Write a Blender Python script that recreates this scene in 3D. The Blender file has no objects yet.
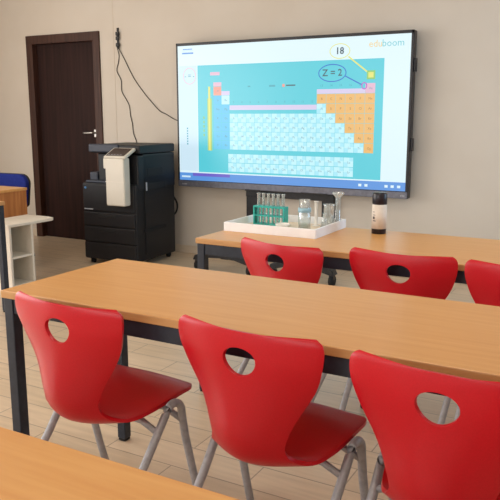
import bpy, bmesh, math, random
from mathutils import Vector, Matrix
random.seed(7)
PI = math.pi
scene = bpy.context.scene
COL = scene.collection

# ------------------------------------------------------------------ camera, world, lights, exposure
cam_data = bpy.data.cameras.new('camera')
cam_data.sensor_width = 36.0
cam_data.lens = 693.35 / 500.0 * 36.0
cam_data.clip_start = 0.05
cam_data.clip_end = 100
camera = bpy.data.objects.new('camera', cam_data)
COL.objects.link(camera)
camera.location = (1.7285, -1.4853, 1.2846)
camera.rotation_euler = (PI / 2 - 0.19153, 0, 0.50627)
scene.camera = camera

world = bpy.data.worlds.new('world')
scene.world = world
world.use_nodes = True
world.node_tree.nodes['Background'].inputs[0].default_value = (0.80, 0.86, 1.0, 1)
world.node_tree.nodes['Background'].inputs[1].default_value = 0.6

vs = scene.view_settings
vs.view_transform = 'Standard'
vs.look = 'None'
vs.gamma = 1.0
vs.use_curve_mapping = False
vs.exposure = 0.0


def area(name, loc, rot, sx, sy, power, color):
    l = bpy.data.lights.new(name, 'AREA')
    l.shape = 'RECTANGLE'
    l.size = sx
    l.size_y = sy
    l.energy = power
    l.color = color
    o = bpy.data.objects.new(name, l)
    o.location = loc
    o.rotation_euler = rot
    COL.objects.link(o)
    return o


RX0, RX1, RY0, RY1, RH = -4.75, 2.75, -4.6, 3.90, 3.0
# daylight through the windows: the left wall's (behind the frame) and the rear wall's
area('daylight_left', (RX0 + 0.06, 0.1, 1.4), (0, -PI / 2, 0), 2.0, 3.6, 118, (1.0, 0.965, 0.92))
area('daylight_left_rear', (RX0 + 0.06, -2.5, 1.4), (0, -PI / 2, 0), 2.0, 1.2, 55, (0.96, 0.98, 1.0))
area('daylight_rear', (-1.0, RY0 + 0.06, 1.65), (PI / 2, 0, 0), 5.0, 1.5, 86, (1.0, 0.985, 0.97))
area('daylight_right', (RX1 - 0.06, 2.5, 1.45), (0, PI / 2, 0), 1.3, 1.5, 26, (0.50, 0.75, 1.0))
# unseen ceiling lamps, added for light from above
CEIL = [(-2.4, 0.9), (0.9, 0.9), (-2.4, -2.4), (0.9, -2.4)]
for (lx, ly) in CEIL:
    area('added_ceiling_light', (lx, ly, RH - 0.09), (0, 0, 0), 1.15, 0.26, 8, (1.0, 0.90, 0.76))


# ------------------------------------------------------------------ materials
def mat(name, color, rough=0.5, metal=0.0, spec=0.5, emit=None, estr=1.0, trans=0.0, ior=1.45, coat=0.0, alpha=1.0):
    m = bpy.data.materials.new(name)
    m.use_nodes = True
    b = m.node_tree.nodes['Principled BSDF']
    b.inputs['Base Color'].default_value = (*color, 1)
    b.inputs['Roughness'].default_value = rough
    b.inputs['Metallic'].default_value = metal
    b.inputs['Specular IOR Level'].default_value = spec
    b.inputs['Transmission Weight'].default_value = trans
    b.inputs['IOR'].default_value = ior
    b.inputs['Coat Weight'].default_value = coat
    b.inputs['Alpha'].default_value = alpha
    if emit:
        b.inputs['Emission Color'].default_value = (*emit, 1)
        b.inputs['Emission Strength'].default_value = estr
    return m


def sr(r, g, b):
    f = lambda c: (c / 255 / 12.92) if c / 255 <= 0.04045 else ((c / 255 + 0.055) / 1.055) ** 2.4
    return (f(r), f(g), f(b))


def N(m, t, **kw):
    n = m.node_tree.nodes.new(t)
    for k, v in kw.items():
        setattr(n, k, v)
    return n


def noisy(m, c1, c2, scale=(1, 1, 1), nscale=5.0, detail=4, bump=0.0, lo=0.35, hi=0.65, rough=None):
    """mottles a principled material between two colours with stretched object-space noise"""
    L = m.node_tree.links
    b = m.node_tree.nodes['Principled BSDF']
    tc = N(m, 'ShaderNodeTexCoord')
    mp = N(m, 'ShaderNodeMapping')
    mp.inputs['Scale'].default_value = scale
    nz = N(m, 'ShaderNodeTexNoise')
    nz.inputs['Scale'].default_value = nscale
    nz.inputs['Detail'].default_value = detail
    cr = N(m, 'ShaderNodeValToRGB')
    cr.color_ramp.elements[0].position = lo
    cr.color_ramp.elements[1].position = hi
    cr.color_ramp.elements[0].color = (*c1, 1)
    cr.color_ramp.elements[1].color = (*c2, 1)
    L.new(tc.outputs['Object'], mp.inputs[0])
    L.new(mp.outputs[0], nz.inputs['Vector'])
    L.new(nz.outputs[0], cr.inputs[0])
    L.new(cr.outputs[0], b.inputs['Base Color'])
    if bump:
        bp = N(m, 'ShaderNodeBump')
        bp.inputs['Strength'].default_value = bump
        bp.inputs['Distance'].default_value = 0.002
        L.new(nz.outputs[0], bp.inputs['Height'])
        L.new(bp.outputs[0], b.inputs['Normal'])
    return m


M = {}
M['wall'] = noisy(mat('painted_wall', sr(222, 208, 188), 0.9, spec=0.2), sr(205, 195, 182), sr(209, 200, 188), nscale=2.2, bump=0.05)
M['ceiling'] = noisy(mat('white_ceiling', sr(235, 232, 225), 0.95, spec=0.1), sr(233, 230, 223), sr(238, 235, 229), nscale=3)
M['skirting'] = noisy(mat('tile_skirting', sr(206, 190, 168), 0.55), sr(200, 183, 161), sr(212, 196, 175), nscale=6)

# floor: wood-look tile planks
fm = mat('plank_tile_floor', sr(190, 172, 152), 0.30, spec=0.5)
L = fm.node_tree.links
b = fm.node_tree.nodes['Principled BSDF']
tc = N(fm, 'ShaderNodeTexCoord')
mp = N(fm, 'ShaderNodeMapping')
br = N(fm, 'ShaderNodeTexBrick')
br.offset = 0.5
br.inputs['Color1'].default_value = (*sr(214, 193, 168), 1)
br.inputs['Color2'].default_value = (*sr(204, 183, 157), 1)
br.inputs['Mortar'].default_value = (*sr(160, 143, 126), 1)
br.inputs['Scale'].default_value = 1.0
br.inputs['Mortar Size'].default_value = 0.0028
br.inputs['Mortar Smooth'].default_value = 0.15
br.inputs['Brick Width'].default_value = 0.62
br.inputs['Row Height'].default_value = 0.155
mp2 = N(fm, 'ShaderNodeMapping')
mp2.inputs['Scale'].default_value = (1.4, 14, 1)
nz = N(fm, 'ShaderNodeTexNoise')
nz.inputs['Scale'].default_value = 2.6
nz.inputs['Detail'].default_value = 6
mx = N(fm, 'ShaderNodeMix', data_type='RGBA', blend_type='MULTIPLY')
mx.inputs[0].default_value = 0.6
cr = N(fm, 'ShaderNodeValToRGB')
cr.color_ramp.elements[0].position = 0.3
cr.color_ramp.elements[0].color = (0.78, 0.75, 0.72, 1)
cr.color_ramp.elements[1].position = 0.7
cr.color_ramp.elements[1].color = (1.05, 1.03, 1.0, 1)
L.new(tc.outputs['Object'], mp.inputs[0])
L.new(mp.outputs[0], br.inputs['Vector'])
L.new(tc.outputs['Object'], mp2.inputs[0])
L.new(mp2.outputs[0], nz.inputs['Vector'])
L.new(nz.outputs[0], cr.inputs[0])
L.new(br.outputs[0], mx.inputs[6])
L.new(cr.outputs[0], mx.inputs[7])
L.new(mx.outputs[2], b.inputs['Base Color'])
M['floor'] = fm

M['beech'] = noisy(mat('beech_laminate', sr(214, 165, 108), 0.32, spec=0.5), sr(210, 148, 82), sr(221, 166, 100),
                   scale=(0.9, 16, 16), nscale=3.2, detail=7, lo=0.25, hi=0.75)
M['beech_edge'] = noisy(mat('beech_edging', sr(196, 148, 95), 0.45), sr(186, 136, 84), sr(204, 156, 103), scale=(1, 8, 8), nscale=4)
M['desk_wood'] = noisy(mat('desk_orange_wood', sr(190, 120, 65), 0.45), sr(176, 108, 56), sr(200, 132, 74), scale=(12, 12, 1), nscale=3, detail=6)
M['frame'] = noisy(mat('dark_blue_grey_steel', sr(38, 44, 56), 0.42, spec=0.45), sr(34, 40, 52), sr(42, 49, 62), nscale=40)
M['black_metal'] = noisy(mat('black_steel', sr(26, 27, 31), 0.4), sr(22, 23, 27), sr(32, 33, 38), nscale=30)
M['red'] = noisy(mat('red_moulded_plastic', sr(190, 16, 28), 0.32, spec=0.42), sr(190, 8, 26), sr(196, 11, 30), nscale=260, detail=2, bump=0.08)
M['steel'] = noisy(mat('silver_powder_coat', sr(160, 160, 166), 0.4, metal=0.15), sr(156, 157, 163), sr(172, 172, 178), nscale=60)
M['rubber'] = noisy(mat('black_rubber', sr(24, 24, 26), 0.8), sr(20, 20, 22), sr(30, 30, 32), nscale=50)
M['door'] = noisy(mat('wenge_door_leaf', sr(58, 34, 30), 0.6, spec=0.2), sr(32, 16, 13), sr(54, 30, 25), scale=(18, 18, 0.7), nscale=2.0, detail=7, lo=0.3, hi=0.75)
M['door_frame'] = noisy(mat('wenge_door_frame', sr(78, 50, 36), 0.5, spec=0.35), sr(54, 31, 23), sr(74, 46, 35), scale=(18, 18, 0.8), nscale=2.4, detail=6)
M['chrome'] = noisy(mat('satin_handle', sr(190, 186, 180), 0.3, metal=0.9), sr(186, 182, 176), sr(196, 192, 186), nscale=30)
M['mfp_black'] = noisy(mat('copier_black_plastic', sr(32, 33, 38), 0.5, spec=0.4), sr(19, 19, 23), sr(24, 24, 28), nscale=120, detail=2)
M['mfp_dark'] = noisy(mat('copier_recess', sr(14, 14, 17), 0.7), sr(12, 12, 15), sr(17, 17, 20), nscale=80)
M['mfp_blue'] = noisy(mat('copier_lid_slate', sr(44, 50, 64), 0.5), sr(42, 48, 61), sr(47, 53, 68), nscale=100)
M['mfp_white'] = noisy(mat('copier_cream_panel', sr(214, 208, 196), 0.45), sr(208, 202, 190), sr(212, 206, 194), nscale=8)
M['glass_dark'] = noisy(mat('dark_touch_glass', sr(60, 48, 46), 0.15), sr(52, 40, 38), sr(74, 60, 56), nscale=30)
M['white_board'] = noisy(mat('white_melamine', sr(226, 218, 204), 0.5), sr(223, 214, 200), sr(230, 222, 209), nscale=12)
M['white_tray'] = noisy(mat('white_tray_paint', sr(242, 244, 248), 0.45), sr(240, 242, 246), sr(245, 247, 251), nscale=20)
M['tray_inside'] = noisy(mat('tray_cream_base', sr(236, 222, 200), 0.55), sr(233, 218, 195), sr(240, 227, 206), nscale=20)
M['blue'] = noisy(mat('blue_upholstery', sr(30, 42, 120), 0.8, spec=0.2), sr(26, 38, 112), sr(36, 50, 132), nscale=160, bump=0.3)
M['teal_plastic'] = noisy(mat('teal_rack_plastic', sr(40, 170, 160), 0.4), sr(34, 160, 150), sr(48, 182, 172), nscale=40)
M['porcelain'] = noisy(mat('white_porcelain', sr(240, 238, 232), 0.25), sr(238, 235, 229), sr(244, 242, 237), nscale=30)
M['pale_green'] = noisy(mat('green_granules', sr(120, 160, 110), 0.7), sr(84, 140, 88), sr(170, 190, 150), nscale=180)
M['pale_blue'] = noisy(mat('pale_blue_cap', sr(150, 190, 208), 0.4), sr(144, 184, 203), sr(160, 198, 214), nscale=40)
M['bottle_black'] = noisy(mat('bottle_black_plastic', sr(28, 24, 34), 0.3), sr(25, 21, 31), sr(33, 29, 40), nscale=40)
M['label'] = noisy(mat('cream_label_paper', sr(222, 212, 200), 0.6), sr(219, 208, 196), sr(227, 218, 207), nscale=40)
M['print'] = noisy(mat('dark_label_print', sr(70, 62, 66), 0.6), sr(62, 54, 58), sr(80, 72, 76), nscale=60)
M['light_print'] = noisy(mat('pale_logo_print', sr(170, 176, 186), 0.5), sr(165, 171, 181), sr(176, 182, 192), nscale=60)
M['blue_print'] = noisy(mat('blue_logo_print', sr(70, 120, 170), 0.5), sr(64, 114, 164), sr(78, 128, 178), nscale=60)
M['tv_black'] = noisy(mat('display_black_casing', sr(26, 26, 32), 0.35), sr(23, 23, 29), sr(30, 30, 36), nscale=50)
M['tv_grey'] = noisy(mat('display_grey_bezel', sr(110, 112, 124), 0.35, metal=0.3), sr(104, 106, 118), sr(117, 119, 131), nscale=40)
M['cable'] = noisy(mat('dark_cable_rubber', sr(52, 48, 46), 0.6), sr(46, 42, 40), sr(60, 56, 54), nscale=40)
M['socket_black'] = noisy(mat('black_socket_plastic', sr(30, 28, 28), 0.5), sr(26, 24, 24), sr(36, 34, 34), nscale=40)
M['trunking'] = noisy(mat('cream_trunking', sr(206, 194, 178), 0.8), sr(202, 190, 174), sr(208, 196, 181), nscale=20)
M['lamp_white'] = noisy(mat('lamp_housing_white', sr(235, 235, 232), 0.5), sr(233, 233, 230), sr(238, 238, 235), nscale=20)
gm = bpy.data.materials.new('clear_glass')
gm.use_nodes = True
nt = gm.node_tree
nt.nodes.clear()
out = nt.nodes.new('ShaderNodeOutputMaterial')
tr_ = nt.nodes.new('ShaderNodeBsdfTransparent')
tr_.inputs[0].default_value = (0.95, 0.98, 0.98, 1)
df = nt.nodes.new('ShaderNodeBsdfDiffuse')
df.inputs[0].default_value = (0.9, 0.93, 0.93, 1)
gl = nt.nodes.new('ShaderNodeBsdfGlossy')
gl.inputs['Roughness'].default_value = 0.12
lw = nt.nodes.new('ShaderNodeLayerWeight')
lw.inputs[0].default_value = 0.45
m1 = nt.nodes.new('ShaderNodeMixShader')
m1.inputs[0].default_value = 0.24
m2 = nt.nodes.new('ShaderNodeMixShader')
nt.links.new(tr_.outputs[0], m1.inputs[1])
nt.links.new(df.outputs[0], m1.inputs[2])
nt.links.new(lw.outputs['Facing'], m2.inputs[0])
nt.links.new(m1.outputs[0], m2.inputs[1])
nt.links.new(gl.outputs[0], m2.inputs[2])
nt.links.new(m2.outputs[0], out.inputs[0])
M['glass'] = gm
wm = mat('window_glass', (0.9, 0.95, 1.0), 0.05, trans=1.0, ior=1.45)
M['window_glass'] = wm
M['lamp_face'] = mat('lamp_diffuser', (1, 1, 1), 0.5, emit=(1.0, 0.92, 0.8), estr=2.5)  # glowing face of the added ceiling lamps


def emis(name, rgb, k=1.0):
    m = bpy.data.materials.new(name)
    m.use_nodes = True
    nt = m.node_tree
    b = nt.nodes['Principled BSDF']
    b.inputs['Base Color'].default_value = (0.01, 0.01, 0.012, 1)
    b.inputs['Roughness'].default_value = 0.28
    b.inputs['Specular IOR Level'].default_value = 0.5
    b.inputs['Emission Color'].default_value = (*sr(*rgb), 1)
    b.inputs['Emission Strength'].default_value = k
    return m


# ------------------------------------------------------------------ mesh helpers
class MB:
    def __init__(self):
        self.bm = bmesh.new()
        self.mats = []

    def mi(self, m):
        if m not in self.mats:
            self.mats.append(m)
        return self.mats.index(m)

    def absorb(self, tmp, m, smooth):
        i = self.mi(m)
        for f in tmp.faces:
            f.material_index = i
            f.smooth = smooth
        me = bpy.data.meshes.new('tmp')
        tmp.to_mesh(me)
        tmp.free()
        self.bm.from_mesh(me)
        bpy.data.meshes.remove(me)

    def box(self, x0, x1, y0, y1, z0, z1, m, bev=0.0, seg=2, mtx=None):
        t = bmesh.new()
        bmesh.ops.create_cube(t, size=1)
        for v in t.verts:
            v.co = Vector(((x0 + x1) / 2 + v.co.x * (x1 - x0), (y0 + y1) / 2 + v.co.y * (y1 - y0), (z0 + z1) / 2 + v.co.z * (z1 - z0)))
        if bev:
            bmesh.ops.bevel(t, geom=t.edges[:] + t.verts[:], offset=bev, segments=seg, affect='EDGES', profile=0.5)
        if mtx:
            t.transform(mtx)
        bmesh.ops.recalc_face_normals(t, faces=t.faces)
        self.absorb(t, m, False)
        return self

    def tube(self, pts, r, m, seg=12, cap=True):
        """round bar swept along a list of points"""
        t = bmesh.new()
        pts = [Vector(p) for p in pts]
        rings = []
        up = None
        for i, p in enumerate(pts):
            if i == 0:
                d = pts[1] - pts[0]
            elif i == len(pts) - 1:
                d = pts[-1] - pts[-2]
            else:
                d = (pts[i + 1] - p).normalized() + (p - pts[i - 1]).normalized()
            d.normalize()
            if up is None:
                up = Vector((0, 0, 1)) if abs(d.z) < 0.9 else Vector((1, 0, 0))
            side = d.cross(up).normalized()
            up = side.cross(d).normalized()
            rr = r[i] if isinstance(r, (list, tuple)) else r
            rings.append([t.verts.new(p + side * math.cos(2 * PI * k / seg) * rr + up * math.sin(2 * PI * k / seg) * rr) for k in range(seg)])
        for a, b2 in zip(rings, rings[1:]):
            for k in range(seg):
                t.faces.new((a[k], a[(k + 1) % seg], b2[(k + 1) % seg], b2[k]))
        if cap:
            t.faces.new(rings[0][::-1])
            t.faces.new(rings[-1])
        bmesh.ops.recalc_face_normals(t, faces=t.faces)
        self.absorb(t, m, True)
        return self

    def lathe(self, prof, m, seg=24, cx=0, cy=0, closed=False):
        """profile of (radius, z) turned about a vertical axis"""
        t = bmesh.new()
        rings = []
        for (r, z) in prof:
            if r < 1e-6:
                rings.append([t.verts.new((cx, cy, z))])
            else:
                rings.append([t.verts.new((cx + r * math.cos(2 * PI * k / seg), cy + r * math.sin(2 * PI * k / seg), z)) for k in range(seg)])
        prs = list(zip(rings, rings[1:])) + ([(rings[-1], rings[0])] if closed else [])
        for a, b2 in prs:
            for k in range(seg):
                k2 = (k + 1) % seg
                if len(a) == 1 and len(b2) == 1:
                    continue
                if len(a) == 1:
                    t.faces.new((a[0], b2[k], b2[k2]))
                elif len(b2) == 1:
                    t.faces.new((a[k], b2[0], a[k2]))
                else:
                    t.faces.new((a[k], a[k2], b2[k2], b2[k]))
        bmesh.ops.recalc_face_normals(t, faces=t.faces)
        self.absorb(t, m, True)
        return self

    def prism(self, poly, axis, a, b2, m, bev=0.0):
        """polygon of 2-D points extruded along an axis ('x','y','z') from a to b2"""
        t = bmesh.new()

        def P(u, v, w):
            return {'x': (w, u, v), 'y': (u, w, v), 'z': (u, v, w)}[axis]
        v0 = [t.verts.new(P(u, v, a)) for u, v in poly]
        v1 = [t.verts.new(P(u, v, b2)) for u, v in poly]
        n = len(poly)
        t.faces.new(v0)
        t.faces.new(v1[::-1])
        for i in range(n):
            t.faces.new((v0[i], v0[(i + 1) % n], v1[(i + 1) % n], v1[i]))
        bmesh.ops.recalc_face_normals(t, faces=t.faces)
        if bev:
            bmesh.ops.bevel(t, geom=t.edges[:], offset=bev, segments=2, affect='EDGES', profile=0.5)
        self.absorb(t, m, False)
        return self

    def flat(self, pts, m):
        t = bmesh.new()
        t.faces.new([t.verts.new(p) for p in pts])
        self.absorb(t, m, False)
        return self

    def text(self, s, size, mtx, m, align='CENTER', bold=0.0):
        c = bpy.data.curves.new('tmp_text', 'FONT')
        c.body = s
        c.size = size
        c.align_x = align
        c.align_y = 'CENTER'
        c.resolution_u = 2
        c.offset = size * bold
        o = bpy.data.objects.new('tmp_text', c)
        COL.objects.link(o)
        bpy.context.view_layer.update()
        me = bpy.data.meshes.new_from_object(o)
        t = bmesh.new()
        t.from_mesh(me)
        t.transform(mtx)
        bpy.data.objects.remove(o)
        bpy.data.curves.remove(c)
        bpy.data.meshes.remove(me)
        self.absorb(t, m, False)
        return self

    def build(self, name, parent=None, loc=(0, 0, 0)):
        me = bpy.data.meshes.new(name)
        self.bm.to_mesh(me)
        self.bm.free()
        for m in self.mats:
            me.materials.append(m)
        o = bpy.data.objects.new(name, me)
        o.location = loc
        COL.objects.link(o)
        if parent:
            o.parent = parent
        return o


def tag(o, label, cat, group=None):
    o['label'] = label
    o['category'] = cat
    if group:
        o['group'] = group
    return o


def thing(name, label, cat, loc=(0, 0, 0), rz=0.0, group=None):
    o = bpy.data.objects.new(name, None)
    o.empty_display_size = 0.1
    o.location = loc
    o.rotation_euler = (0, 0, rz)
    COL.objects.link(o)
    return tag(o, label, cat, group)


def structure(o, label=None):
    o['kind'] = 'structure'
    if label:
        o['label'] = label
    return o


def copy_tree(o, parent=None):
    c = o.copy()
    COL.objects.link(c)
    c.parent = parent
    for ch in list(o.children):
        copy_tree(ch, c)
    return c


def smooth_path(pts, n=6):
    """Catmull-Rom through the points"""
    P = [Vector(p) for p in pts]
    P = [2 * P[0] - P[1]] + P + [2 * P[-1] - P[-2]]
    out = []
    for i in range(1, len(P) - 2):
        for k in range(n):
            t = k / n
            a, b2, c, d = P[i - 1], P[i], P[i + 1], P[i + 2]
            out.append(0.5 * ((2 * b2) + (c - a) * t + (2 * a - 5 * b2 + 4 * c - d) * t * t + (3 * b2 - a - 3 * c + d) * t ** 3))
    out.append(P[-2])
    return out


# ------------------------------------------------------------------ room shell
T = 0.12
structure(MB().box(RX0 - T, RX1 + T, RY0 - T, RY1 + T, -0.1, 0.0, M['floor']).build('floor'), 'floor of pale wood-look plank tiles')
structure(MB().box(RX0 - T, RX1 + T, RY0 - T, RY1 + T, RH, RH + 0.1, M['ceiling']).build('ceiling'), 'plain white ceiling')

DX0, DX1, DH = -3.895, -2.918, 2.085          # door frame outer
w = MB()
w.box(RX0, DX0 + 0.02, RY1, RY1 + T, 0, RH, M['wall'])
w.box(DX0 + 0.02, DX1 - 0.02, RY1, RY1 + T, DH - 0.02, RH, M['wall'])
w.box(DX1 - 0.02, RX1, RY1, RY1 + T, 0, RH, M['wall'])
w.box(DX0, DX1, RY1 + T, RY1 + T + 0.04, 0, DH + 0.1, M['wall'])  # added backing behind the door, keeps world light from leaking under the leaf
structure(w.build('wall_back'), 'beige painted wall behind the big display')


def window_wall(name, axis, pos, out, a0, a1, wins, label, z0=0.9):
    """a wall along x (axis 'x', at y=pos) or along y (axis 'y', at x=pos) with window openings"""
    z1 = 2.4
    mb = MB()

    def bx(u0, u1, za, zb, mbx=mb, m=M['wall'], p0=None, p1=None):
        p0 = pos if p0 is None else p0
        p1 = pos + out * T if p1 is None else p1
        lo, hi = min(p0, p1), max(p0, p1)
        if axis == 'x':
            mbx.box(u0, u1, lo, hi, za, zb, m)
        else:
            mbx.box(lo, hi, u0, u1, za, zb, m)
    bx(a0, a1, 0, z0)
    bx(a0, a1, z1, RH)
    edges = [a0] + [e for wn in wins for e in wn] + [a1]
    for i in range(0, len(edges), 2):
        bx(edges[i], edges[i + 1], z0, z1)
    structure(mb.build(name), label)
    for (u0, u1) in wins:
        window_wall.n += 1
        root = structure(bpy.data.objects.new('window_%d' % window_wall.n, None), 'classroom window with white frame')
        COL.objects.link(root)
        f = MB()
        p0, p1 = pos + out * 0.03, pos + out * 0.09
        for (c0, c1, za, zb) in ((u0, u1, z0, z0 + 0.06), (u0, u1, z1 - 0.06, z1), (u0, u0 + 0.06, z0, z1), (u1 - 0.06, u1, z0, z1),
                                 ((u0 + u1) / 2 - 0.04, (u0 + u1) / 2 + 0.04, z0, z1)):
            bx(c0, c1, za, zb, f, M['lamp_white'], p0, p1)
        f.build('window_frame', root)
        g = MB()
        bx(u0 + 0.05, u1 - 0.05, z0 + 0.05, z1 - 0.05, g, M['window_glass'], pos + out * 0.055, pos + out * 0.063)
        g.build('window_glass', root)


window_wall.n = 0
window_wall('wall_left', 'y', RX0, -1, RY0, RY1, [(-3.15, -1.9), (-1.7, 0.0), (0.3, 2.0)], 'left wall with windows', 0.4)
window_wall('wall_rear', 'x', RY0, -1, RX0, RX1, [(-3.4, -1.8), (-1.4, 0.2), (0.5, 1.8)], 'rear wall with windows')
window_wall('wall_right', 'y', RX1, 1, RY0, RY1, [(1.7, 3.3)], 'right wall with windows')

structure(MB().box(DX1, RX1, RY1 - 0.012, RY1, 0, 0.075, M['skirting'], 0.003).build('baseboard_back'), 'beige tile skirting')
structure(MB().box(RX0, DX0, RY1 - 0.012, RY1, 0, 0.075, M['skirting'], 0.003).build('baseboard_back_left'), 'beige tile skirting left of the door')
structure(MB().box(RX0, RX0 + 0.012, RY0, RY1 - 0.012, 0, 0.075, M['skirting'], 0.003).build('baseboard_left'))

# door
d1 = bpy.data.objects.new('door_1', None)
COL.objects.link(d1)
structure(d1, 'dark brown wood door in a dark brown frame')
d1.location = (DX0, RY1, 0)
DW = DX1 - DX0
f = MB()
f.box(0, 0.085, -0.015, 0.10, 0, DH, M['door_frame'], 0.004)
f.box(DW - 0.085, DW, -0.015, 0.10, 0, DH, M['door_frame'], 0.004)
f.box(0, DW, -0.016, 0.10, DH - 0.085, DH, M['door_frame'], 0.004)
f.build('door_frame', d1)
leaf = MB().box(0.085, DW - 0.085, 0.045, 0.085, 0.001, DH - 0.085, M['door'], 0.003).build('door_leaf', d1)
h = MB()
h.box(DW - 0.155, DW - 0.115, 0.035, 0.046, 1.07, 1.15, M['chrome'], 0.006)
h.tube(smooth_path([(DW - 0.135, 0.04, 1.115), (DW - 0.135, -0.005, 1.115), (DW - 0.15, -0.012, 1.115), (DW - 0.25, -0.012, 1.112)], 4), 0.009, M['chrome'])
h.build('door_handle', leaf)

# housings of the added ceiling lamps, out of view
lamp_labels = ['added unseen white ceiling lamp over the left front of the room', 'added unseen white ceiling lamp over the middle row of tables',
               'added unseen white ceiling lamp over the left rear of the room', 'added unseen white ceiling lamp behind the nearest table']
for i, (lx, ly) in enumerate(CEIL):
    r_ = thing('added_ceiling_lamp', lamp_labels[i], 'lamp', (lx, ly, RH), 0, 'added ceiling lamps')
    MB().box(-0.62, 0.62, -0.16, 0.16, -0.07, 0.0, M['lamp_white'], 0.006).build('lamp_housing', r_)
    MB().box(-0.59, 0.59, -0.14, 0.14, -0.078, -0.069, M['lamp_face'], 0.002).build('diffuser', r_)


# ------------------------------------------------------------------ tables
def make_table(name, label, x0, y0, wd, dp, group=None, H=0.74):
    t = thing(name, label, 'table', (x0, y0, 0), 0, group)
    top = MB()
    top.box(0, wd, 0, dp, H - 0.025, H, M['beech'], 0.0035, 2)
    o = top.build('tabletop', t)
    # edging: side faces take the edging material
    o.data.materials.append(M['beech_edge'])
    for p in o.data.polygons:
        if abs(p.normal.z) < 0.5:
            p.material_index = 1
    lg = 0.038
    ins = 0.006
    a = MB()
    a.box(ins + lg, wd - ins - lg, ins + 0.004, ins + 0.034, H - 0.025 - 0.05, H - 0.025, M['frame'], 0.002)
    a.box(ins + lg, wd - ins - lg, dp - ins - 0.034, dp - ins - 0.004, H - 0.025 - 0.05, H - 0.025, M['frame'], 0.002)
    a.box(ins + 0.004, ins + 0.034, ins + lg, dp - ins - lg, H - 0.025 - 0.05, H - 0.025, M['frame'], 0.002)
    a.box(wd - ins - 0.034, wd - ins - 0.004, ins + lg, dp - ins - lg, H - 0.025 - 0.05, H - 0.025, M['frame'], 0.002)
    a.build('apron_frame', t)
    for lx in (ins, wd - ins - lg):
        for ly in (ins, dp - ins - lg):
            l = MB().box(lx, lx + lg, ly, ly + lg, 0.012, H - 0.025, M['frame'], 0.003).build('leg', t)
            MB().box(lx + 0.002, lx + lg - 0.002, ly + 0.002, ly + lg - 0.002, 0, 0.014, M['rubber'], 0.003).build('foot_cap', l)
    return t


GT = 'beech student tables'
make_table('classroom_table', 'beech table in the middle row with three red chairs pushed up to its near side', -0.003, 0.0, 1.80, 0.572, GT)
make_table('classroom_table', 'far beech table under the display, carrying the white tray and the bottle', 0.008, 1.104, 2.20, 0.618, GT)
make_table('classroom_table', 'nearest beech table, cropped across the bottom left corner', -0.10, -1.262, 1.80, 0.572, GT)
make_table('classroom_table', 'mostly cropped table at the left edge, black leg beside the white shelf unit', -3.06, 1.08, 1.235, 0.572, GT)


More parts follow.
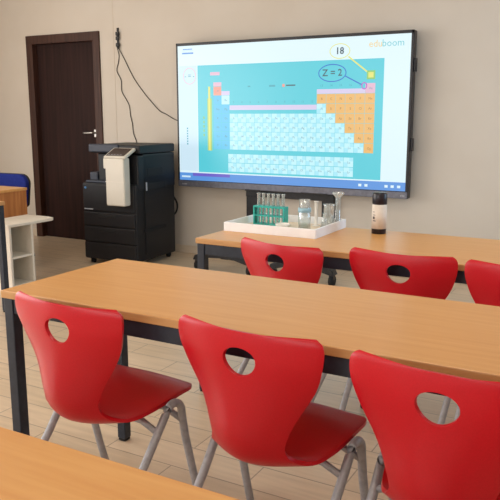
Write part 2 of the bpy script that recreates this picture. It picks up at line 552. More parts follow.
# ------------------------------------------------------------------ red chairs
def chair_shell():
    # centre profile (y, z), half width, forward wrap of the edges
    prof = [(-0.1225, 0.773, 0.207, 0.033), (-0.1260, 0.740, 0.211, 0.036), (-0.1265, 0.700, 0.205, 0.040), (-0.124, 0.662, 0.193, 0.045),
            (-0.124, 0.624, 0.173, 0.049), (-0.127, 0.588, 0.151, 0.051), (-0.133, 0.552, 0.131, 0.051), (-0.137, 0.516, 0.116, 0.049),
            (-0.133, 0.478, 0.108, 0.045), (-0.117, 0.444, 0.108, 0.040), (-0.089, 0.420, 0.121, 0.034), (-0.052, 0.406, 0.138, 0.028),
            (-0.010, 0.405, 0.159, 0.021), (0.04, 0.416, 0.175, 0.015), (0.09, 0.428, 0.184, 0.010), (0.15, 0.440, 0.188, 0.005), (0.20, 0.446, 0.188, 0.001),
            (0.25, 0.446, 0.186, -0.002), (0.276, 0.439, 0.182, -0.004)]
    P = smooth_path([(a, b2, c) for a, b2, c, d in prof], 4)
    W = smooth_path([(d, 0, 0) for a, b2, c, d in prof], 4)
    nt = len(P)
    # arc length
    S = [0]
    for i in range(1, nt):
        S.append(S[-1] + math.hypot(P[i].x - P[i - 1].x, P[i].y - P[i - 1].y))
    TOT = S[-1]

    def at(s):
        s = min(max(s, 0), TOT)
        for i in range(1, nt):
            if S[i] >= s:
                k = (s - S[i - 1]) / (S[i] - S[i - 1])
                return P[i - 1].lerp(P[i], k), W[i - 1].x * (1 - k) + W[i].x * k, (P[i] - P[i - 1]).normalized()
        return P[-1], W[-1].x, (P[-1] - P[-2]).normalized()

    def surf(u, s):
        """u in -1..1 across, s arc length"""
        p, wr, tg = at(s)
        # rounded corners at the top and the front
        hwid = p.z
        rc = 0.017
        if s < rc:
            hwid -= rc * (1 - math.sqrt(max(0, 1 - ((rc - s) / rc) ** 2)))
        rf = 0.06
        if TOT - s < rf:
            hwid -= rf * (1 - math.sqrt(max(0, 1 - ((rf - (TOT - s)) / rf) ** 2)))
        # normal pointing to the sitter (forward for the back, up for the seat)
        n = Vector((0, -tg.y, tg.x))
        if n.y < 0 and n.z < 0:
            n = -n
        n = Vector((0, max(-tg.y, 0), max(tg.x, 0)))
        if n.length < 1e-4:
            n = Vector((0, 1, 0))
        n.normalize()
        off = wr * (abs(u) ** 1.9)
        crown = 0.0
        if s < 0.03:
            crown = 0.006 * (1 - u * u) * 0
        return Vector((u * hwid, p.x, p.y + crown)) + n * off
    t = bmesh.new()
    nu = 24
    # rows along s; denser at the two rounded ends
    rows = []
    s = 0.0
    ends = [0, 0.0006, 0.0024, 0.006, 0.011, 0.017]
    rows += ends
    hole_s = 0.073          # centre of the hand hole, below the top edge
    body = [0.017 + (TOT - 0.077) * k / 46 for k in range(1, 46)]
    rows += body
    rows += [TOT - 0.06, TOT - 0.042, TOT - 0.026, TOT - 0.014, TOT - 0.006, TOT - 0.0015, TOT]
    grid = [[t.verts.new(surf(-1 + 2 * i / nu, s)) for i in range(nu + 1)] for s in rows]
    # hole block: columns i0..i1, rows j0..j1
    hw, hh = 0.047, 0.036
    i0, i1 = nu // 2 - 5, nu // 2 + 5
    hc = hole_s + 0.0
    j0 = max(j for j, s in enumerate(rows) if s < hc - hh - 0.008)
    j1 = min(j for j, s in enumerate(rows) if s > hc + hh + 0.008)
    for j in range(len(rows) - 1):
        for i in range(nu):
            if i0 <= i < i1 and j0 <= j < j1:
                continue
            t.faces.new((grid[j][i], grid[j][i + 1], grid[j + 1][i + 1], grid[j + 1][i]))
    loop = [(i, j0) for i in range(i0, i1)] + [(i1, j) for j in range(j0, j1)] + [(i, j1) for i in range(i1, i0, -1)] + [(i0, j) for j in range(j1, j0, -1)]
    prev = [grid[j][i] for i, j in loop]
    # the block's interior vertices go
    inner = [grid[j][i] for j in range(j0 + 1, j1) for i in range(i0 + 1, i1)]
    for v in inner:
        t.verts.remove(v)
    wid = 0.205
    for k in (0.4, 0.75, 1.0):
        ring = []
        for (i, j) in loop:
            bu, bs = (-1 + 2 * i / nu) * wid, rows[j] - hc
            a = math.atan2(bs / hh, bu / hw)
            # a rounded D: flatter along the top edge
            eu, es = hw * math.cos(a) * (1 - 0.07 * max(0.0, math.sin(a))), hh * (abs(math.sin(a)) ** 0.92 * (-0.93) if bs < 0 else math.sin(a) * 1.08)
            uu, ss = bu * (1 - k) + eu * k, bs * (1 - k) + es * k
            ring.append(t.verts.new(surf(uu / wid, ss + hc)))
        n = len(ring)
        for q in range(n):
            t.faces.new((prev[q], prev[(q + 1) % n], ring[(q + 1) % n], ring[q]))
        prev = ring
    bmesh.ops.recalc_face_normals(t, faces=t.faces)
    for fc in t.faces:
        fc.smooth = True
    me = bpy.data.meshes.new('seat_shell')
    t.to_mesh(me)
    t.free()
    me.materials.append(M['red'])
    o = bpy.data.objects.new('seat_shell', me)
    COL.objects.link(o)
    so = o.modifiers.new('Solidify', 'SOLIDIFY')
    so.thickness = 0.011
    so.offset = 0
    sb = o.modifiers.new('Bevel', 'BEVEL')
    sb.width = 0.0042
    sb.segments = 3
    sb.limit_method = 'ANGLE'
    sb.angle_limit = math.radians(50)
    return o


def make_chair(label, group):
    t = thing('school_chair', label, 'chair', (0, 0, 0), 0, group)
    sh = chair_shell()
    sh.parent = t
    for s in (-1, 1):
        arc = []
        for k in range(0, 9):
            a = math.radians(150 - (150 + 10) * k / 8 + 5)
            arc.append((s * 0.203, 0.122 + 0.040 * math.cos(a), 0.398 + 0.040 * math.sin(a)))
        pts = smooth_path([(s * 0.190, -0.262, 0.02), (s * 0.195, -0.16, 0.135), (s * 0.200, -0.01, 0.295)], 3)[:-1] + smooth_path([(s * 0.200, -0.01, 0.295)] + arc + [(s * 0.203, 0.178, 0.31)], 2)
        pts = pts + [Vector((s * 0.204, 0.215, 0.17)), Vector((s * 0.205, 0.258, 0.02))]
        MB().tube(pts, 0.0125, M['steel'], 14).build('leg_frame', t)
        for yy in (-0.265, 0.2635):
            MB().lathe([(0, 0), (0.012, 0), (0.0155, 0.005), (0.0155, 0.035), (0.0128, 0.045), (0, 0.045)], M['rubber'], 14, s * (0.190 if yy < 0 else 0.205), yy * 0.985).build('foot_cap', t)
    for yy, zz in ((0.052, 0.370), (0.163, 0.372)):
        MB().tube([(-0.200, yy, zz), (-0.14, yy, 0.395), (0.14, yy, 0.395), (0.200, yy, zz)], 0.010, M['steel'], 10).build('cross_rail', t)
    for sx in (-0.10, 0.10):
        MB().box(sx - 0.010, sx + 0.010, 0.0, 0.175, 0.398, 0.418, M['red'], 0.003).build('seat_bracket', t)
    return t


chairs = [
    ('red plastic chair nearest the left end of the middle table, whole back in view', (0.371, 0.0), -0.059, 'red chairs at the middle table'),
    ('red plastic chair at the middle table between two other red chairs', (0.937, 0.030), -0.067, 'red chairs at the middle table'),
    ('large close red plastic chair cropped by the bottom right corner', (1.429, -0.015), -0.076, 'red chairs at the middle table'),
    ('red chair in front of the white tray, turned slightly, at the far table', (0.508, 1.095), -0.205, 'red chairs at the far table'),
    ('red chair at the far table near the bottle, in the middle of its row', (0.985, 1.140), -0.026, 'red chairs at the far table'),
    ('red chair at the far table cut off by the right edge of the picture', (1.437, 1.115), -0.05, 'red chairs at the far table'),
]
proto = make_chair(chairs[0][0], chairs[0][3])
for i, (lb, (x, y), rz, g) in enumerate(chairs):
    o = proto if i == 0 else copy_tree(proto)
    o['label'] = lb
    o['group'] = g
    o.location = (x, y, 0)
    o.rotation_euler = (0, 0, rz)

# ------------------------------------------------------------------ big display on its stand
TX, TY, TZ, TW, TH = -1.927, 3.760, 0.652, 2.135, 1.256
tv = thing('interactive_display', 'large black framed interactive display showing a periodic table', 'display', (TX, TY, TZ))


def uv(u, v, lay=0):
    return (u * TW, -0.0002 - 0.0006 * lay, v * TH)


c = MB()
c.box(0.0, TW, 0.006, 0.075, 0.0, TH, M['tv_black'], 0.006)
c.build('casing', tv)
fz = MB()
SX0, SX1, SZ0, SZ1 = 0.0075, 0.9905, 0.046, 0.981
fz.box(0, SX0 * TW, -0.004, 0.008, 0.0, TH, M['tv_black'], 0.002)
fz.box(SX1 * TW, TW, -0.004, 0.008, 0.0, TH, M['tv_black'], 0.002)
fz.box(0, TW, -0.004, 0.008, SZ1 * TH, TH, M['tv_black'], 0.002)
fz.build('bezel', tv)
lb = MB()
lb.box(0.002, TW - 0.002, -0.010, 0.008, 0.0, (SZ0 - 0.004) * TH, M['tv_grey'], 0.004)
lb.box(0.002, TW - 0.002, -0.0045, 0.008, (SZ0 - 0.004) * TH, SZ0 * TH, M['tv_black'], 0.001)
for (u, n_, s_) in ((0.022, 4, 0.014), (0.975, 3, 0.012)):
    for k in range(n_):
        lb.box(u * TW + k * s_, u * TW + k * s_ + s_ * 0.6, -0.0112, -0.009, 0.018, 0.028, M['light_print'])
lb.box(0.33 * TW, 0.40 * TW, -0.016, 0.0, -0.008, 0.006, M['tv_black'], 0.003)
lb.box(0.58 * TW, 0.69 * TW, -0.016, 0.0, -0.008, 0.006, M['tv_black'], 0.003)
lb.build('lower_bezel', tv)
for zc in (0.33, 0.80):
    MB().box(TW - 0.002, TW + 0.018, 0.012, 0.055, zc * TH - 0.05, zc * TH + 0.05, M['tv_black'], 0.006).build('side_grip', tv)

E_bg = emis('screen_white', (222, 244, 250))
E_mg = emis('screen_margin_white', (206, 232, 246))
E_teal = emis('screen_teal', (88, 204, 218))
E_cell = emis('screen_cell_aqua', (168, 232, 246))
E_cell2 = emis('screen_cell_aqua_light', (194, 242, 250))
E_org = emis('screen_orange', (234, 184, 110))
E_blue = emis('screen_cell_blue', (96, 198, 236))
E_lil = emis('screen_lilac', (214, 204, 234))
E_sal = emis('screen_salmon', (240, 158, 140))
E_pink = emis('screen_pink', (226, 184, 206))
E_ylw = emis('screen_yellow', (226, 226, 120))
E_yl2 = emis('screen_yellow_strip', (168, 206, 120))
E_grn = emis('screen_green', (140, 200, 110))
E_dk = emis('screen_text_dark', (62, 84, 96))
E_sy = emis('screen_symbol_teal', (104, 160, 176))
E_cy = emis('screen_text_teal', (72, 168, 184))
E_br = emis('screen_text_brown', (160, 116, 70))
E_bl = emis('screen_line_blue', (40, 96, 200))
E_mag = emis('screen_magenta', (190, 90, 200))
E_task = emis('screen_taskbar_blue', (92, 150, 222))
E_pur = emis('screen_bar_purple', (110, 96, 200))
E_logo1 = emis('screen_logo_yellow', (240, 210, 140))
E_logo2 = emis('screen_logo_cyan', (120, 206, 214))
E_red = emis('screen_line_red', (238, 190, 200))

sc = MB()


def q(u0, u1, v0, v1, m, lay=1):
    sc.flat([uv(u0, v0, lay), uv(u1, v0, lay), uv(u1, v1, lay), uv(u0, v1, lay)], m)


def txt(s, size, u, v, m, lay=4, rot=0.0, align='CENTER', bold=0.0):
    mtx = Matrix.Translation(uv(u, v, lay)) @ Matrix.Rotation(rot, 4, 'Y') @ Matrix.Rotation(PI / 2, 4, 'X')
    sc.text(s, size, mtx, m, align, bold)


def ring(u, v, ru, rv, wd, m, lay=4, fill=None, n=40):
    for k in range(n):
        a0, a1 = 2 * PI * k / n, 2 * PI * (k + 1) / n
        po = [(u * TW + (ru + s) * math.cos(a), (v * TH + (rv + s) * math.sin(a))) for a in (a0, a1) for s in (0, wd)]
        y = -0.0002 - 0.0006 * lay
        sc.flat([(po[0][0], y, po[0][1]), (po[1][0], y, po[1][1]), (po[3][0], y, po[3][1]), (po[2][0], y, po[2][1])], m)
    if fill:
        y = -0.0002 - 0.0006 * (lay - 1)
        sc.flat([(u * TW + ru * math.cos(2 * PI * k / n), y, v * TH + rv * math.sin(2 * PI * k / n)) for k in range(n)], fill)


def line(u0, v0, u1, v1, wd, m, lay=4):
    a, b2 = Vector((u0 * TW, v0 * TH)), Vector((u1 * TW, v1 * TH))
    n = (b2 - a).orthogonal().normalized() * wd / 2
    y = -0.0002 - 0.0006 * lay
    sc.flat([(p.x, y, p.y) for p in (a + n, a - n, b2 - n, b2 + n)], m)


q(SX0, SX1, SZ0, SZ1, E_bg, 0)
q(0.012, 0.100, 0.115, 0.845, E_mg, 1)
# teal slide
q(0.104, 0.896, 0.108, 0.845, E_teal, 1)
# task bar
q(SX0, SX1, SZ0, 0.100, E_task, 2)
q(0.074, 0.256, 0.078, 0.100, E_pur, 3)
for u in (0.818, 0.842, 0.919, 0.942, 0.966):
    q(u - 0.006, u + 0.006, 0.064, 0.080, E_bg, 3)
q(0.018, 0.062, 0.066, 0.078, E_mg, 3)
CW, RHH = 0.0381, 0.0612
U0, V0 = 0.180, 0.7005     # left edge of group 1, top of period 1
SYM = {1: 'H', 2: 'He'}
names = ('H He Li Be B C N O F Ne Na Mg Al Si P S Cl Ar K Ca Sc Ti V Cr Mn Fe Co Ni Cu Zn Ga Ge As Se Br Kr Rb Sr Y Zr Nb Mo Tc Ru Rh Pd Ag Cd In Sn Sb Te I Xe '
         'Cs Ba La Ce Pr Nd Pm Sm Eu Gd Tb Dy Ho Er Tm Yb Lu Hf Ta W Re Os Ir Pt Au Hg Tl Pb Bi Po At Rn Fr Ra Ac Th Pa U Np Pu Am Cm Bk Cf Es Fm Md No Lr '
         'Rf Db Sg Bh Hs Mt Ds Rg Cn Nh Fl Mc Lv Ts Og').split()
pos = {}
for z, s in enumerate(names, 1):
    if z == 1: pos[z] = (1, 1)
    elif z == 2: pos[z] = (1, 18)
    elif z <= 4: pos[z] = (2, z - 2)
    elif z <= 10: pos[z] = (2, z + 8)
    elif z <= 12: pos[z] = (3, z - 10)
    elif z <= 18: pos[z] = (3, z)
    elif z <= 36: pos[z] = (4, z - 18)
    elif z <= 54: pos[z] = (5, z - 36)
    elif z <= 57: pos[z] = (6, z - 54)
    elif 58 <= z <= 71: pos[z] = (8, z - 57)
    elif z <= 86: pos[z] = (6, z - 68)
    elif z <= 89: pos[z] = (7, z - 86)
    elif 90 <= z <= 103: pos[z] = (9, z - 89)
    else: pos[z] = (7, z - 100)
for z, s in enumerate(names, 1):
    r_, c_ = pos[z]
    if r_ >= 8:
        cu = 0.248 + (c_ - 1) * 0.0387
        cw = 0.0387
        vt = 0.243 - (r_ - 8) * 0.0625
    else:
        cu = U0 + (c_ - 1) * CW
        cw = CW
        vt = V0 - (r_ - 1) * RHH
    if c_ <= 2 and r_ < 8:
        m_ = E_blue
        if z in (1,): m_ = E_sal
        if z in (4,): m_ = E_cell2
    elif c_ >= 13 and r_ < 8 and c_ - 12 >= r_ - 1 and z != 2:
        m_ = E_org
    else:
        m_ = E_cell2
    if z == 2:
        m_ = E_pink
    g = 0.0006
    q(cu + g, cu + cw - g, vt - RHH + g * 1.6, vt - g * 1.6, m_, 2)
    if m_ is E_cell2 and z != 4:      # mottled corners of each tile
        q(cu + g, cu + cw * 0.42, vt - RHH + g * 1.6, vt - RHH * 0.52, E_cell, 3)
        q(cu + cw * 0.6, cu + cw - g, vt - RHH * 0.40, vt - g * 1.6, E_cell, 3)
    tm = E_br if m_ is E_org else E_sy
    txt(s, 0.026, cu + cw * 0.55, vt - RHH * 0.52, tm, 4)
# group header bars and numbers
q(U0 + 2 * CW, U0 + 12 * CW, 0.541, 0.572, E_lil, 2)
q(U0 + 12 * CW, U0 + 17 * CW, 0.640, 0.668, E_lil, 2)
q(U0, U0 + CW, 0.702, 0.728, E_pink, 2)
q(U0 + CW, U0 + 2 * CW, 0.640, 0.668, E_lil, 2)
for k in range(3, 13):
    txt(str(k), 0.026, U0 + (k - 0.5) * CW, 0.592, E_cy, 4)
for k in range(13, 18):
    txt(str(k), 0.026, U0 + (k - 0.5) * CW, 0.690, E_cy, 4)
# period strip
q(0.150, 0.172, 0.262, 0.62, E_yl2, 2)
q(0.155, 0.165, 0.262, 0.70, E_ylw, 3)
for k in range(5):
    q(0.130, 0.136, 0.36 + k * 0.03, 0.378 + k * 0.03, E_grn, 3)
q(0.165, 0.210, 0.775, 0.797, E_pink, 2)
# the legend over the transition block
q(0.435, 0.462, 0.690, 0.702, E_cy, 3)
q(0.492, 0.503, 0.688, 0.706, E_sal, 3)
q(0.508, 0.548, 0.693, 0.701, E_dk, 3)
q(0.34, 0.352, 0.692, 0.700, E_cy, 3)
# call-outs
ring(0.726, 0.897, 0.080, 0.052, 0.006, E_ylw, 4, E_bg)
txt('18', 0.072, 0.726, 0.897, E_dk, 6, bold=0.022)
line(0.760, 0.862, 0.833, 0.768, 0.011, E_ylw, 5)
q(0.832, 0.864, 0.722, 0.775, E_grn, 4)
q(0.838, 0.858, 0.732, 0.765, E_ylw, 5)
ring(0.698, 0.766, 0.112, 0.062, 0.007, E_bl, 4)
txt('Z = 2', 0.074, 0.698, 0.766, E_dk, 6, bold=0.012)
line(0.750, 0.745, 0.815, 0.690, 0.008, E_bl, 5)
ring(0.824, 0.684, 0.016, 0.020, 0.008, E_mag, 6)
# logo, top right
txt('edu', 0.074, 0.836, 0.930, E_logo1, 4, 0, 'LEFT')
txt('boom', 0.074, 0.885, 0.930, E_logo2, 4, 0, 'LEFT')
# left margin marks
ring(0.065, 0.775, 0.062, 0.066, 0.005, E_red, 4)
txt('- = -', 0.06, 0.065, 0.775, E_cy, 5)
q(0.030, 0.085, 0.925, 0.935, E_task, 3)
q(0.030, 0.085, 0.943, 0.951, E_mg, 3)
q(0.034, 0.080, 0.954, 0.960, E_task, 3)
for k in range(7):
    q(0.0475, 0.0535, 0.300 + k * 0.018, 0.311 + k * 0.018, E_cy, 3)
sc.build('screen', tv)

st = thing('display_stand', 'black two-post wheeled stand carrying the big display', 'stand', (-0.86, 3.83, 0))
for cx in (-0.345, 0.375):
    MB().box(cx - 0.055, cx + 0.055, 0.008, 0.05, 0.11, 1.5, M['black_metal'], 0.004).build('post', st)
    MB().box(cx - 0.04, cx + 0.04, -0.47, 0.04, 0.105, 0.145, M['black_metal'], 0.006).build('base_bar', st)
    arch = [(-0.32, 0.075), (-0.30, 0.115), (-0.16, 0.150), (0.0, 0.160), (0.16, 0.150), (0.30, 0.115), (0.32, 0.075), (0.27, 0.075), (0.14, 0.104), (0.0, 0.112), (-0.14, 0.104), (-0.27, 0.075)]
    MB().prism([(cx + a, b2) for a, b2 in [(a_ * 0.88, b_ + 0.012) for a_, b_ in arch]], 'y', -0.52, -0.44, M['black_metal'], 0.004).build('base_foot', st)
    for sx in (-0.252, 0.252):
        cs = MB()
        cs.box(cx + sx - 0.02, cx + sx + 0.02, -0.50, -0.46, 0.05, 0.092, M['black_metal'], 0.003)
        cs.tube([(cx + sx - 0.018, -0.48, 0.04), (cx + sx + 0.018, -0.48, 0.04)], 0.04, M['rubber'], 18)
        cs.build('caster', st)
MB().box(-0.40, 0.43, 0.000, 0.009, 0.585, 0.66, M['black_metal'], 0.003).build('crossbar', st)
MB().box(-0.30, 0.32, 0.012, 0.046, 1.30, 1.38, M['black_metal'], 0.003).build('upper_crossbar', st)

# ------------------------------------------------------------------ copier
cp = thing('photocopier', 'black floor-standing photocopier with a cream control panel beside the door', 'photocopier', (-2.475, 3.085, 0), 0.05)
W_, D_ = 0.565, 0.60
b_ = MB()
b_.box(0, W_, 0, D_, 0.045, 0.715, M['mfp_black'], 0.012)
b_.box(0.10, W_ + 0.005, 0.10, D_, 0.70, 0.965, M['mfp_black'], 0.012)
b_.box(0.34, W_ + 0.005, 0.03, D_, 0.66, 0.955, M['mfp_black'], 0.010)
b_.box(0.02, 0.10, 0.30, D_ - 0.02, 0.70, 0.80, M['mfp_black'], 0.010)
b_.build('body', cp)
MB().box(0.03, 0.36, 0.012, 0.12, 0.716, 0.735, M['mfp_blue'], 0.005).build('output_tray', cp)
MB().box(0.01, 0.10, 0.09, 0.31, 0.715, 0.80, M['mfp_blue'], 0.012).build('tray_guide', cp)
lid = MB()
lid.box(0.045, W_ + 0.006, 0.055, D_ + 0.004, 0.968, 1.04, M['mfp_black'], 0.010)
lid.box(0.045, 0.36, 0.045, 0.075, 0.975, 1.045, M['mfp_blue'], 0.010)
lid.build('scanner_lid', cp)
for (za, zb) in ((0.345, 0.462), (0.205, 0.335), (0.055, 0.195)):
    dr = MB().box(0.012, W_ - 0.012, -0.016, 0.006, za, zb, M['mfp_black'], 0.006).build('paper_drawer', cp)
    MB().box(0.17, 0.36, -0.019, -0.010, zb - 0.042, zb - 0.014, M['mfp_dark'], 0.004).build('drawer_grip', dr)
fr_ = MB()
fr_.box(0.012, W_ - 0.012, -0.013, 0.006, 0.475, 0.705, M['mfp_black'], 0.006)
fr_.build('front_door', cp)
lg = MB()
for k in range(8):
    lg.box(0.025 + k * 0.012, 0.033 + k * 0.012, -0.0155, -0.012, 0.484, 0.494, M['light_print'])
lg.build('wordmark', cp)
MB().tube([(0.045, -0.012, 0.672), (0.045, -0.016, 0.672)], 0.011, M['blue_print'], 18).build('round_mark', cp)
pn = MB()
pn.box(0.328, 0.520, -0.10, -0.012, 0.54, 0.942, M['mfp_white'], 0.014, 3)
pn.box(0.328, 0.520, -0.1012, -0.02, 0.742, 0.745, M['label'])
pn.box(0.308, 0.335, -0.095, -0.012, 0.85, 0.935, M['mfp_white'], 0.006)
o = pn.build('front_panel', cp)
tilt = Matrix.Translation((0.428, -0.105, 0.94)) @ Matrix.Rotation(math.radians(24), 4, 'X')
cn = MB()
cn.box(-0.107, 0.112, 0.0, 0.17, -0.012, 0.012, M['mfp_white'], 0.008, 3, tilt)
cn.build('console', cp)
cs = MB()
cs.box(-0.090, 0.092, 0.018, 0.152, 0.0118, 0.0150, M['glass_dark'], 0.001, 1, tilt)
for k in range(5):
    cs.box(-0.075 + 0.03 * k, -0.06 + 0.03 * k, 0.03, 0.036, 0.0148, 0.0158, M['light_print'], 0, 1, tilt)
cs.build('touch_screen', cp)
sd = MB()   # recesses on the right-hand side
x_ = W_ + 0.004
sd.box(x_ - 0.01, x_ + 0.003, 0.17, 0.40, 0.775, 0.84, M['mfp_dark'], 0.003)
sd.box(x_ - 0.01, x_ + 0.003, 0.13, 0.44, 0.655, 0.715, M['mfp_dark'], 0.003)
sd.box(x_ - 0.01, x_ + 0.003, 0.10, 0.44, 0.295, 0.325, M['mfp_dark'], 0.003)
sd.box(x_ - 0.01, x_ + 0.004, 0.115, 0.122, 0.10, 0.76, M['mfp_dark'])
sd.build('side_grips', cp)
MB().box(x_ - 0.002, x_ + 0.008, 0.135, 0.150, 0.655, 0.725, M['light_print'], 0.002).build('side_latch', cp)
for (px, py) in ((0.05, 0.05), (W_ - 0.05, 0.05), (0.05, D_ - 0.05), (W_ - 0.05, D_ - 0.05)):
    cs = MB()
    cs.tube([(px - 0.014, py, 0.023), (px + 0.014, py, 0.023)], 0.023, M['rubber'], 16)
    cs.box(px - 0.018, px + 0.018, py - 0.018, py + 0.018, 0.03, 0.05, M['mfp_dark'], 0.003)
    cs.build('caster', cp)

# ------------------------------------------------------------------ wall outlet, cables, trunking
so = thing('wall_socket', 'small black socket block on the wall between door and display', 'socket', (-2.688, RY1, 0))
MB().box(-0.010, 0.010, -0.012, 0, 1.905, 2.10, M['socket_black'], 0.003).build('backplate', so)
for z_ in (1.945, 2.005, 2.045):
    MB().box(-0.012, 0.024, -0.030, -0.010, z_ - 0.018, z_ + 0.016, M['socket_black'], 0.005).build('plug', so)
yw = RY1 - 0.006
tag(MB().tube(smooth_path([(-2.690, yw - 0.02, 1.934), (-2.683, yw, 1.851), (-2.694, yw, 1.78), (-2.715, yw, 1.705), (-2.668, yw, 1.619), (-2.664, yw, 1.516), (-2.615, yw, 1.44), (-2.578, yw, 1.375), (-2.568, yw, 1.29),
                           (-2.548, yw, 1.21), (-2.538, yw, 1.12), (-2.505, yw, 1.034), (-2.49, yw, 0.9), (-2.47, yw, 0.60), (-2.45, yw, 0.22)], 6),
              0.0038, M['cable'], 8).build('power_cable'), 'wavy dark cable dropping from the black socket behind the photocopier', 'cable')
tag(MB().tube(smooth_path([(-2.674, yw - 0.02, 1.925), (-2.655, yw, 1.87), (-2.609, yw, 1.795), (-2.555, yw, 1.70), (-2.497, yw, 1.612), (-2.42, yw, 1.52), (-2.35, yw, 1.447), (-2.226, yw, 1.332), (-2.15, yw, 1.298), (-2.02, yw, 1.24), (-1.85, yw, 1.235)], 6),
              0.0038, M['cable'], 8).build('display_cable'), 'dark cable slanting down from the black socket to the display', 'cable')
tag(MB().tube(smooth_path([(-2.20, yw, 0.98), (-2.09, yw - 0.01, 0.86), (-2.06, yw - 0.02, 0.72), (-2.09, yw - 0.02, 0.58), (-2.03, yw - 0.02, 0.47), (-2.05, yw - 0.02, 0.38), (-2.15, yw, 0.32)], 6),
              0.008, M['rubber'], 8).build('copier_cable'), 'black cable looping down behind the right side of the photocopier', 'cable')
structure(MB().box(-2.750, -2.743, RY1 - 0.0025, RY1, 0.075, RH, M['trunking'], 0.0008).build('trim_1'), 'thin vertical trunking on the wall')

# ------------------------------------------------------------------ teacher's corner
td = thing('teacher_desk', "orange wood teacher's desk at the left edge, before the blue chair", 'desk', (-4.05, 1.97, 0))
MB().box(0, 1.40, 0, 0.65, 0.680, 0.702, M['beech'], 0.003).build('desktop', td)
MB().box(0.03, 1.37, 0.03, 0.048, 0.10, 0.680, M['desk_wood'], 0.002).build('front_panel', td)
for lx in (0.006, 1.371):
    MB().box(lx, lx + 0.023, 0.006, 0.644, 0, 0.680, M['desk_wood'], 0.002).build('side_panel', td)

bc = thing('office_chair', "blue upholstered chair behind the teacher's desk", 'chair', (-3.33, 2.84, 0), 0.05)
bk = MB()
rc = []
for (cx, cz, a0) in ((0.17, 0.675, 0), (-0.17, 0.675, 90), (-0.19, 0.50, 180), (0.19, 0.50, 270)):
    rr = 0.085 if cz > 0.6 else 0.04
    for k in range(7):
        a = math.radians(a0 + 15 * k)
        rc.append((cx + rr * math.cos(a) * (1.0 if cz > 0.6 else 1), cz + rr * math.sin(a)))
bk.prism(rc, 'y', 0.16, 0.205, M['blue'], 0.010)
bk.build('backrest', bc)
bs = MB()
bs.prism([(x * 1.02, (z - 0.6) * 1.02 + 0.6) for x, z in rc], 'y', 0.203, 0.222, M['socket_black'], 0.006)
bs.build('back_shell', bc)
MB().box(-0.225, 0.225, -0.24, 0.19, 0.42, 0.475, M['blue'], 0.022, 3).build('seat', bc)
MB().box(-0.03, 0.03, 0.19, 0.225, 0.40, 0.56, M['socket_black'], 0.004).build('back_support', bc)
for sx in (-1, 1):
    for sy in (-1, 1):
        MB().tube([(sx * 0.19, sy * 0.17, 0.43), (sx * 0.23, sy * 0.23, 0.0)], 0.0125, M['black_metal'], 12).build('leg', bc)

wu = thing('shelf_unit', 'low white open shelf unit with an overhanging top beside the door', 'shelf', (-2.50, 2.0, 0))
wt = MB()
wt.prism([(-0.02, 0.0), (0.30, 0.0), (0.312, 0.42), (0.285, 0.46), (0.22, 0.48), (-0.02, 0.48)], 'z', 0.485, 0.505, M['white_board'], 0.003)
wt.build('top_board', wu)
MB().box(0.0, 0.295, 0.005, 0.025, 0, 0.485, M['white_board'], 0.002).build('side_panel', wu)
MB().box(0.0, 0.295, 0.215, 0.235, 0, 0.485, M['white_board'], 0.002).build('side_panel', wu)
MB().box(0.0, 0.012, 0.025, 0.215, 0.0, 0.485, M['white_board'], 0.001).build('back_panel', wu)
for z_ in (0.03, 0.245):
    MB().box(0.012, 0.288, 0.025, 0.215, z_, z_ + 0.016, M['white_board'], 0.001).build('shelf_board', wu)

# ------------------------------------------------------------------ things on the far table
H = 0.74
tr = thing('serving_tray', 'shallow white tray of laboratory glassware on the far table', 'tray', (0.02, 1.335, H))
TWd, TDp, THt = 0.480, 0.375, 0.043
MB().box(0.006, TWd - 0.006, 0.006, TDp - 0.006, 0.0, 0.008, M['tray_inside'], 0.001).build('tray_base', tr)
rim = MB()
for (x0, x1, y0, y1) in ((0, TWd, 0, 0.010), (0, TWd, TDp - 0.010, TDp), (0, 0.010, 0.010, TDp - 0.010), (TWd - 0.010, TWd, 0.010, TDp - 0.010)):
    rim.box(x0, x1, y0, y1, 0, THt, M['white_tray'], 0.0015)
rim.build('tray_rim', tr)
HB = H + 0.008

rk = thing('test_tube_rack', 'teal plastic test tube rack standing in the white tray', 'rack', (0.160, 1.555, HB), 0.0)
RW = 0.165
for z0, z1 in ((0.0, 0.008), (0.045, 0.051), (0.088, 0.096)):
    MB().box(-RW / 2, RW / 2, -0.024, 0.024, z0, z1, M['teal_plastic'], 0.0015).build('rack_shelf', rk)
for sx in (-1, 1):
    MB().box(sx * RW / 2 - 0.004, sx * RW / 2 + 0.004, -0.024, 0.024, 0, 0.096, M['teal_plastic'], 0.0015).build('rack_end', rk)
rb = MB()
for k in range(7):
    xx = -RW / 2 + 0.0235 + k * (RW - 0.047) / 6
    rb.box(xx - 0.0022, xx + 0.0022, -0.0235, -0.0195, 0.006, 0.09, M['teal_plastic'])
rb.build('rack_bars', rk)
tube_lb = ['glass test tube at the left end of the teal rack', 'second glass test tube from the left in the teal rack', 'third glass test tube from the left in the teal rack',
           'third glass test tube from the right in the teal rack', 'second glass test tube from the right in the teal rack', 'glass test tube at the right end of the teal rack']
for k in range(6):
    xx = 0.160 - 0.068 + k * 0.0272
    o = MB().lathe([(0, 0.0), (0.004, 0.001), (0.007, 0.004), (0.008, 0.009), (0.008, 0.142), (0.0098, 0.146), (0.0098, 0.149), (0.0066, 0.149), (0.0066, 0.010), (0.004, 0.004), (0, 0.003)],
                   M['glass'], 16).build('test_tube')
    o.location = (xx, 1.555 + 0.002, HB + 0.0085)
    tag(o, tube_lb[k], 'test tube', 'glass test tubes in the teal rack')

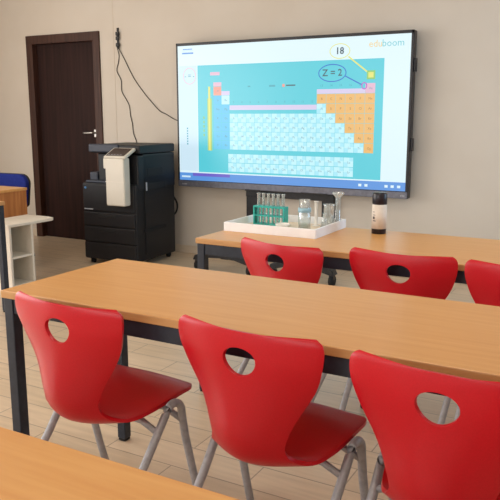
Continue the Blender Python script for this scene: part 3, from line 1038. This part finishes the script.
# jar with pale blue collar
j = thing('specimen_jar', 'squat glass jar with a pale blue collar and green contents in the tray', 'jar', (0.375, 1.490, HB))
MB().lathe([(0, 0.001), (0.026, 0.0), (0.029, 0.004), (0.029, 0.082), (0.025, 0.090), (0.025, 0.148), (0.0235, 0.148), (0.0235, 0.088), (0.0270, 0.080), (0.0270, 0.006), (0, 0.005)], M['glass'], 28).build('jar_glass', j)
MB().lathe([(0.0255, 0.088), (0.031, 0.088), (0.031, 0.108), (0.0255, 0.108)], M['pale_blue'], 28, closed=True).build('collar', j)
MB().lathe([(0, 0.0055), (0.0262, 0.0065), (0.0262, 0.026), (0.015, 0.032), (0, 0.030)], M['pale_green'], 24).build('contents', j)

# white dishes at the front of the tray
tag(MB().lathe([(0, 0.0), (0.018, 0.0), (0.022, 0.004), (0.034, 0.022), (0.036, 0.030), (0.033, 0.030), (0.030, 0.022), (0.018, 0.007), (0, 0.006)], M['porcelain'], 28).build('evaporating_dish', None, (0.277, 1.455, HB)),
    'white porcelain dish beside the teal rack in the tray', 'dish')
tag(MB().lathe([(0, 0.0), (0.034, 0.0), (0.036, 0.003), (0.036, 0.016), (0.034, 0.016), (0.034, 0.004), (0, 0.004)], M['porcelain'], 28).build('petri_dish', None, (0.352, 1.405, HB)),
    'shallow white round dish at the front of the tray before the jar', 'dish')
tag(MB().lathe([(0, 0.0), (0.02, 0.0), (0.02, 0.003), (0.0085, 0.008), (0.0085, 0.116), (0.0115, 0.121), (0.0115, 0.124), (0.004, 0.1), (0.004, 0.01), (0, 0.01)], M['porcelain'], 20).build('measuring_cylinder', None, (0.369, 1.640, HB)),
    'slim white measuring cylinder just right of the jar in the tray', 'cylinder')
tag(MB().lathe([(0, 0.0), (0.024, 0.0), (0.0265, 0.003), (0.0265, 0.106), (0.030, 0.112), (0.028, 0.112), (0.025, 0.106), (0.025, 0.005), (0, 0.004)], M['glass'], 28).build('beaker', None, (0.437, 1.640, HB)),
    'clear glass beaker near the right end of the tray', 'beaker')
fc = thing('conical_flask', 'small clear conical flask at the front right of the tray', 'flask', (0.447, 1.560, HB))
MB().lathe([(0, 0.0), (0.02, 0.0), (0.023, 0.004), (0.009, 0.050), (0.008, 0.074), (0.0105, 0.078), (0.0075, 0.078), (0.0068, 0.074), (0.0075, 0.050), (0.020, 0.006), (0, 0.004)], M['glass'], 24).build('flask_glass', fc)
MB().lathe([(0, 0.0045), (0.0188, 0.006), (0.0115, 0.032), (0, 0.032)], M['porcelain'], 20).build('contents', fc)
fn = thing('graduated_cylinder', 'tall glass cylinder with a glass funnel in it at the right back of the tray', 'cylinder', (0.466, 1.682, HB))
MB().lathe([(0, 0.0), (0.020, 0.0), (0.020, 0.004), (0.013, 0.008), (0.0125, 0.132), (0.0145, 0.136), (0.0120, 0.136), (0.0108, 0.132), (0.0108, 0.010), (0, 0.009)], M['glass'], 24).build('cylinder_glass', fn)
MB().lathe([(0.005, 0.090), (0.006, 0.134), (0.030, 0.162), (0.030, 0.168), (0.0285, 0.166), (0.0045, 0.136), (0.0035, 0.090)], M['glass'], 24, closed=True).build('funnel', fn)

bt = thing('spray_bottle', 'black capped bottle with a cream label standing on the far table', 'bottle', (0.695, 1.630, H))
MB().lathe([(0, 0.0), (0.032, 0.0), (0.034, 0.003), (0.034, 0.138), (0.033, 0.141), (0, 0.141)], M['bottle_black'], 32).build('bottle_body', bt)
MB().lathe([(0.0335, 0.024), (0.0345, 0.024), (0.0345, 0.138), (0.0335, 0.138)], M['label'], 32, closed=True).build('paper_label', bt)
pm = MB()
for k_, (za, zb, wa) in enumerate(((0.060, 0.064, 0.5), (0.070, 0.082, 0.34), (0.088, 0.091, 0.45), (0.102, 0.105, 0.3))):
    t_ = bmesh.new()
    n_ = 8
    lo_ = [t_.verts.new((0.0349 * math.cos(math.radians(-128) + wa * i_ / n_), 0.0349 * math.sin(math.radians(-128) + wa * i_ / n_), za)) for i_ in range(n_ + 1)]
    hi_ = [t_.verts.new((v_.co.x, v_.co.y, zb)) for v_ in lo_]
    for i_ in range(n_):
        t_.faces.new((lo_[i_], lo_[i_ + 1], hi_[i_ + 1], hi_[i_]))
    pm.absorb(t_, M['print'], True)
pm.build('label_print', bt)
MB().lathe([(0, 0.140), (0.0335, 0.140), (0.0348, 0.143), (0.0348, 0.186), (0.032, 0.192), (0, 0.192)], M['bottle_black'], 32).build('cap', bt)
